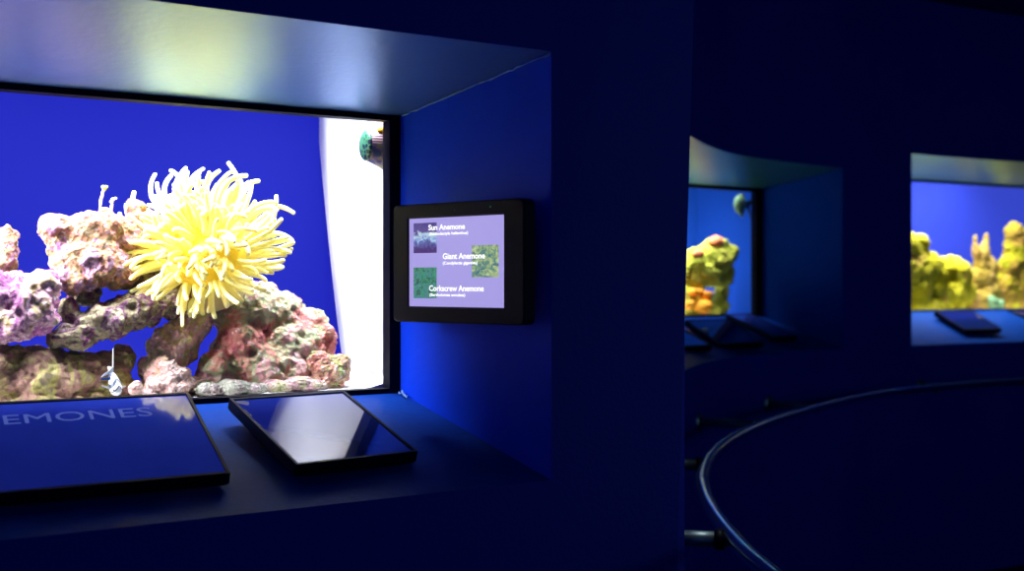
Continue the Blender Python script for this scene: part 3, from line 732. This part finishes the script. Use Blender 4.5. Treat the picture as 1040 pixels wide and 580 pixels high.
for px, py, r, v, mm, lb in ((727, 246, 8, .575, PO, 'salmon coral blob on top of the tall yellow green rock'), (709, 258, 6, .56, PO, 'small salmon coral blob on left shoulder of the yellow green rock'),
     (717, 300, 6, .53, OR, 'orange coral blob right of the upper pair, middle tank'), (704, 297, 5, .53, OR, 'orange coral blob nearest the wall edge, upper row, middle tank'), (710, 296, 4.5, .54, OR, 'smallest orange coral blob between two others, middle tank'),
     (714, 312, 8, .505, OR, 'largest orange coral blob low in front of the middle tank rock'), (700, 310, 5.5, .51, OR, 'orange coral blob low beside the near wall edge, middle tank')):
    rock('coral', n2, [(px, py, r, r*.9, v, r*.005), (px+r*.5, py-r*.2, r*.6, r*.6, v, r*.003), (px-r*.5, py+r*.1, r*.6, r*.6, v, r*.003)], mm, lb, 'coral', 'orange corals in the middle tank', voxel=.008, d=(.015, .01, .004))

# greenish fish in the middle tank
fp = n2.pix(752, 208, .50); s = fp.y/F
root = empty('green_fish', fp, n2.rot(0)); tag(root, 'greenish silver fish swimming near the top right of the middle tank', 'fish')
FG = mat('green_fish_skin', (.30, .50, .22), .45, .3, var=.45, vs=45); FY = mat('teal_fin', (.03, .10, .10), .5, .3, var=.3, vs=60); FYY = mat('yellow_green_fin', (.5, .6, .12), .5, .3, var=.2, vs=60)
bm = bmesh.new(); r = bmesh.ops.create_icosphere(bm, subdivisions=3, radius=1)
for v in bm.verts:
    x, y, z = v.co; v.co = Vector((x*9*s, y*3.5*s*(1-.3*x), z*(9.5-1.5*x)*s))
obj('body', bm, FG, root, True)
fin('tail_fin', [(7, 2), (16, -14), (14, -3), (17, 6), (8, 4)], FY, 0, .004)
fin('dorsal_fin', [(-4, 8), (4, 12), (8, 6), (3, 8)], FYY, 0, .004)
fin('ventral_fin', [(-3, -8), (3, -13), (7, -6), (2, -8)], FYY, 0, .004)
bm = bmesh.new(); bmesh.ops.create_icosphere(bm, subdivisions=2, radius=1.3*s); bmesh.ops.translate(bm, verts=bm.verts, vec=(-5*s, -2.6*s, 2*s)); obj('eye', bm, EYE, root, True)

YL = rock_mat('yellow_reef_rock', [(.45, .36, .04), (.70, .58, .06), (.80, .72, .10), (.74, .48, .14), (.84, .84, .22)], 5, speck=(.75, .85, .35), sf=.62, sat=1.15)
PKR = rock_mat('pinkish_yellow_rock', [(.60, .42, .04), (.78, .64, .07), (.80, .46, .12), (.78, .70, .07), (.62, .60, .06), (.85, .80, .16)], 5, speck=(.85, .8, .4), sf=.62, sat=1.1)
SPK = rock_mat('orange_yellow_rock', [(.55, .32, .03), (.74, .52, .05), (.80, .46, .10), (.78, .66, .08)], 5, speck=(.85, .75, .3), sf=.62, sat=.95)
D3 = (.03, .02, .010)
rock('reef_rock', n3, [(928, 285, 18, 34, .60, .10), (934, 248, 8, 12, .60, .06), (922, 250, 14, 14, .6, .07), (942, 272, 12, 18, .60, .09), (915, 290, 22, 50, .62, .1), (935, 312, 28, 14, .60, .11)], YL, 'yellow rock with square pinkish top at left of the far tank', voxel=.014, d=D3)
rock('reef_rock', n3, [(947, 280, 14, 20, .60, .09), (956, 275, 15, 14, .62, .08), (970, 282, 15, 20, .62, .1), (968, 266, 7, 7, .64, .06), (960, 302, 26, 18, .60, .1), (978, 300, 12, 14, .62, .08)], YL, 'bright yellow green mound between left rock and spiky rock', voxel=.014, d=D3)
rock('reef_rock', n3, [(990.5, 246, 1.7, 8, .64, .015), (991.5, 256, 3.4, 10, .64, .03, 5), (1001.5, 245, 2.0, 9, .64, .02), (1000.5, 257, 4.2, 13, .64, .035, 6), (996, 262, 6, 13, .64, .045), (997, 272, 9, 14, .64, .05), (1003, 274, 8, 16, .64, .06), (998, 285, 14, 18, .64, .07), (987, 288, 8, 16, .64, .06), (1001, 300, 18, 18, .64, .09), (992, 308, 18, 14, .6, .08), (982, 298, 8, 14, .64, .06)], SPK, 'tall orange yellow rock with two pointed spikes in the far tank', voxel=.007, d=(.006, .012, .006))
rock('reef_rock', n3, [(1034, 258, 15, 26, .62, .08), (1030, 237, 8, 12, .62, .06), (1036, 246, 12, 16, .62, .07), (1024, 272, 10, 14, .62, .07), (1042, 290, 30, 34, .62, .1), (1060, 262, 26, 40, .63, .1), (1024, 296, 18, 22, .62, .08), (1036, 314, 30, 14, .60, .09)], PKR, 'large pinkish yellow rock at the right edge of the far tank', voxel=.014, d=D3)
rock('reef_rock', n3, [(1006, 307, 8, 7, .54, .04), (1014, 309, 6, 5, .54, .04)], rock_mat('mint_coral', [(.25, .6, .3), (.5, .8, .4), (.7, .9, .6)], 8, sf=.6), 'small mint green coral lump at the foot of the far tank rocks', cat='coral', voxel=.008, d=(.015, .01, .005))

# ------------------------------------------------------------------ curved handrail
RP = [(.72, 1.25), (.56, 1.6), (.49, 1.85), (.469, 2.07), (.458, 2.21), (.456, 2.38), (.462, 2.60), (.481, 2.83), (.519, 3.09), (.617, 3.48), (.768, 3.88), (.969, 4.28), (1.20, 4.65), (1.534, 5.12), (1.89, 5.49), (2.31, 5.80), (2.73, 6.03), (3.25, 6.2), (3.9, 6.27), (4.7, 6.15), (5.4, 5.85)]
ZR = EZ-.53
rail = catmull([Vector((x, y, ZR)) for x, y in RP], 8)
for _ in range(6):
    rail = [rail[0]]+[(rail[i-1]+rail[i]*2+rail[i+1])/4 for i in range(1, len(rail)-1)]+[rail[-1]]
o0 = rail[60].copy(); o0.z = 0
root = empty('handrail', (rail[60].x, rail[60].y, ZR)); tag(root, 'shiny curved steel handrail following the round wall at lower right', 'handrail')
A0 = root.location.copy()
bm = bmesh.new(); tube(bm, [p-A0 for p in rail], .0175, 16); obj('rail', bm, M['steel'], root, True)
def wall_near(p):
    best = None
    for q in arc:
        dd = (Vector((q.x-p.x, q.y-p.y, 0))).length
        if best is None or dd < best[0]: best = (dd, q)
    return best[1]
for (x, y), wl in (((.456, 2.36), None), ((.57, 3.32), None), ((.93, 4.21), None), ((1.3, 4.80), None), ((2.15, 5.70), None), ((3.3, 6.2), None)):
    p = min(rail, key=lambda q: (q.x-x)**2+(q.y-y)**2); q = wall_near(p)
    a = Vector((q.x, q.y, ZR-.008)); b = Vector((p.x, p.y, ZR-.008)); dr = (b-a).normalized()
    if y < 3.4: a = b-Vector((1, -.04, 0)).normalized()*(.5 if y < 3 else .3); a.x = max(a.x, .345 if y < 3 else .40); dr = (b-a).normalized()
    bm = bmesh.new(); tube(bm, [a-dr*.02-A0, b-dr*.005-A0], .017, 14)
    br = obj('bracket', bm, M['dark_steel'], root, True)
    bm = bmesh.new(); tube(bm, [b-dr*.034-A0, b-dr*.014-A0], .022, 14); obj('collar', bm, M['black'], br, True)
    bm = bmesh.new(); tube(bm, [a-dr*.01-A0, a+dr*.008-A0], .035, 18); obj('wall_plate', bm, M['dark_steel'], br, True)

# ------------------------------------------------------------------ light
wd = bpy.data.worlds.new('world'); scene.world = wd; wd.use_nodes = True
bg = wd.node_tree.nodes['Background']; bg.inputs['Color'].default_value = (.05, .15, .55, 1); bg.inputs['Strength'].default_value = .27
def area(name, loc, target, sx, sy, e, col):
    l = bpy.data.lights.new(name, 'AREA'); l.shape = 'RECTANGLE'; l.size = sx; l.size_y = sy; l.energy = e; l.color = col
    o = bpy.data.objects.new(name, l); link(o); o.location = loc
    o.rotation_euler = (Vector(target)-Vector(loc)).to_track_quat('-Z', 'Y').to_euler()
# glow of another tank across the round room (behind and to the right of the viewer)
area('room_glow', (4.6, 1.2, 1.75), (1.0, 4.6, 1.1), 1.2, .7, 8, (.35, .6, 1.0))
area('rail_fill_light', (.75, 2.5, 2.9), (.45, 2.6, 1.0), .12, .12, .9, (.75, .9, 1.0)); bpy.data.lights['rail_fill_light'].spread = math.radians(50)  # overhead fill with no fitting, added to lighten the rail brackets

scene.view_settings.view_transform = 'Standard'
scene.view_settings.look = 'None'
scene.cycles.use_denoising = True
scene.cycles.max_bounces = 8
scene.cycles.sample_clamp_indirect = 6
scene.cycles.caustics_reflective = False
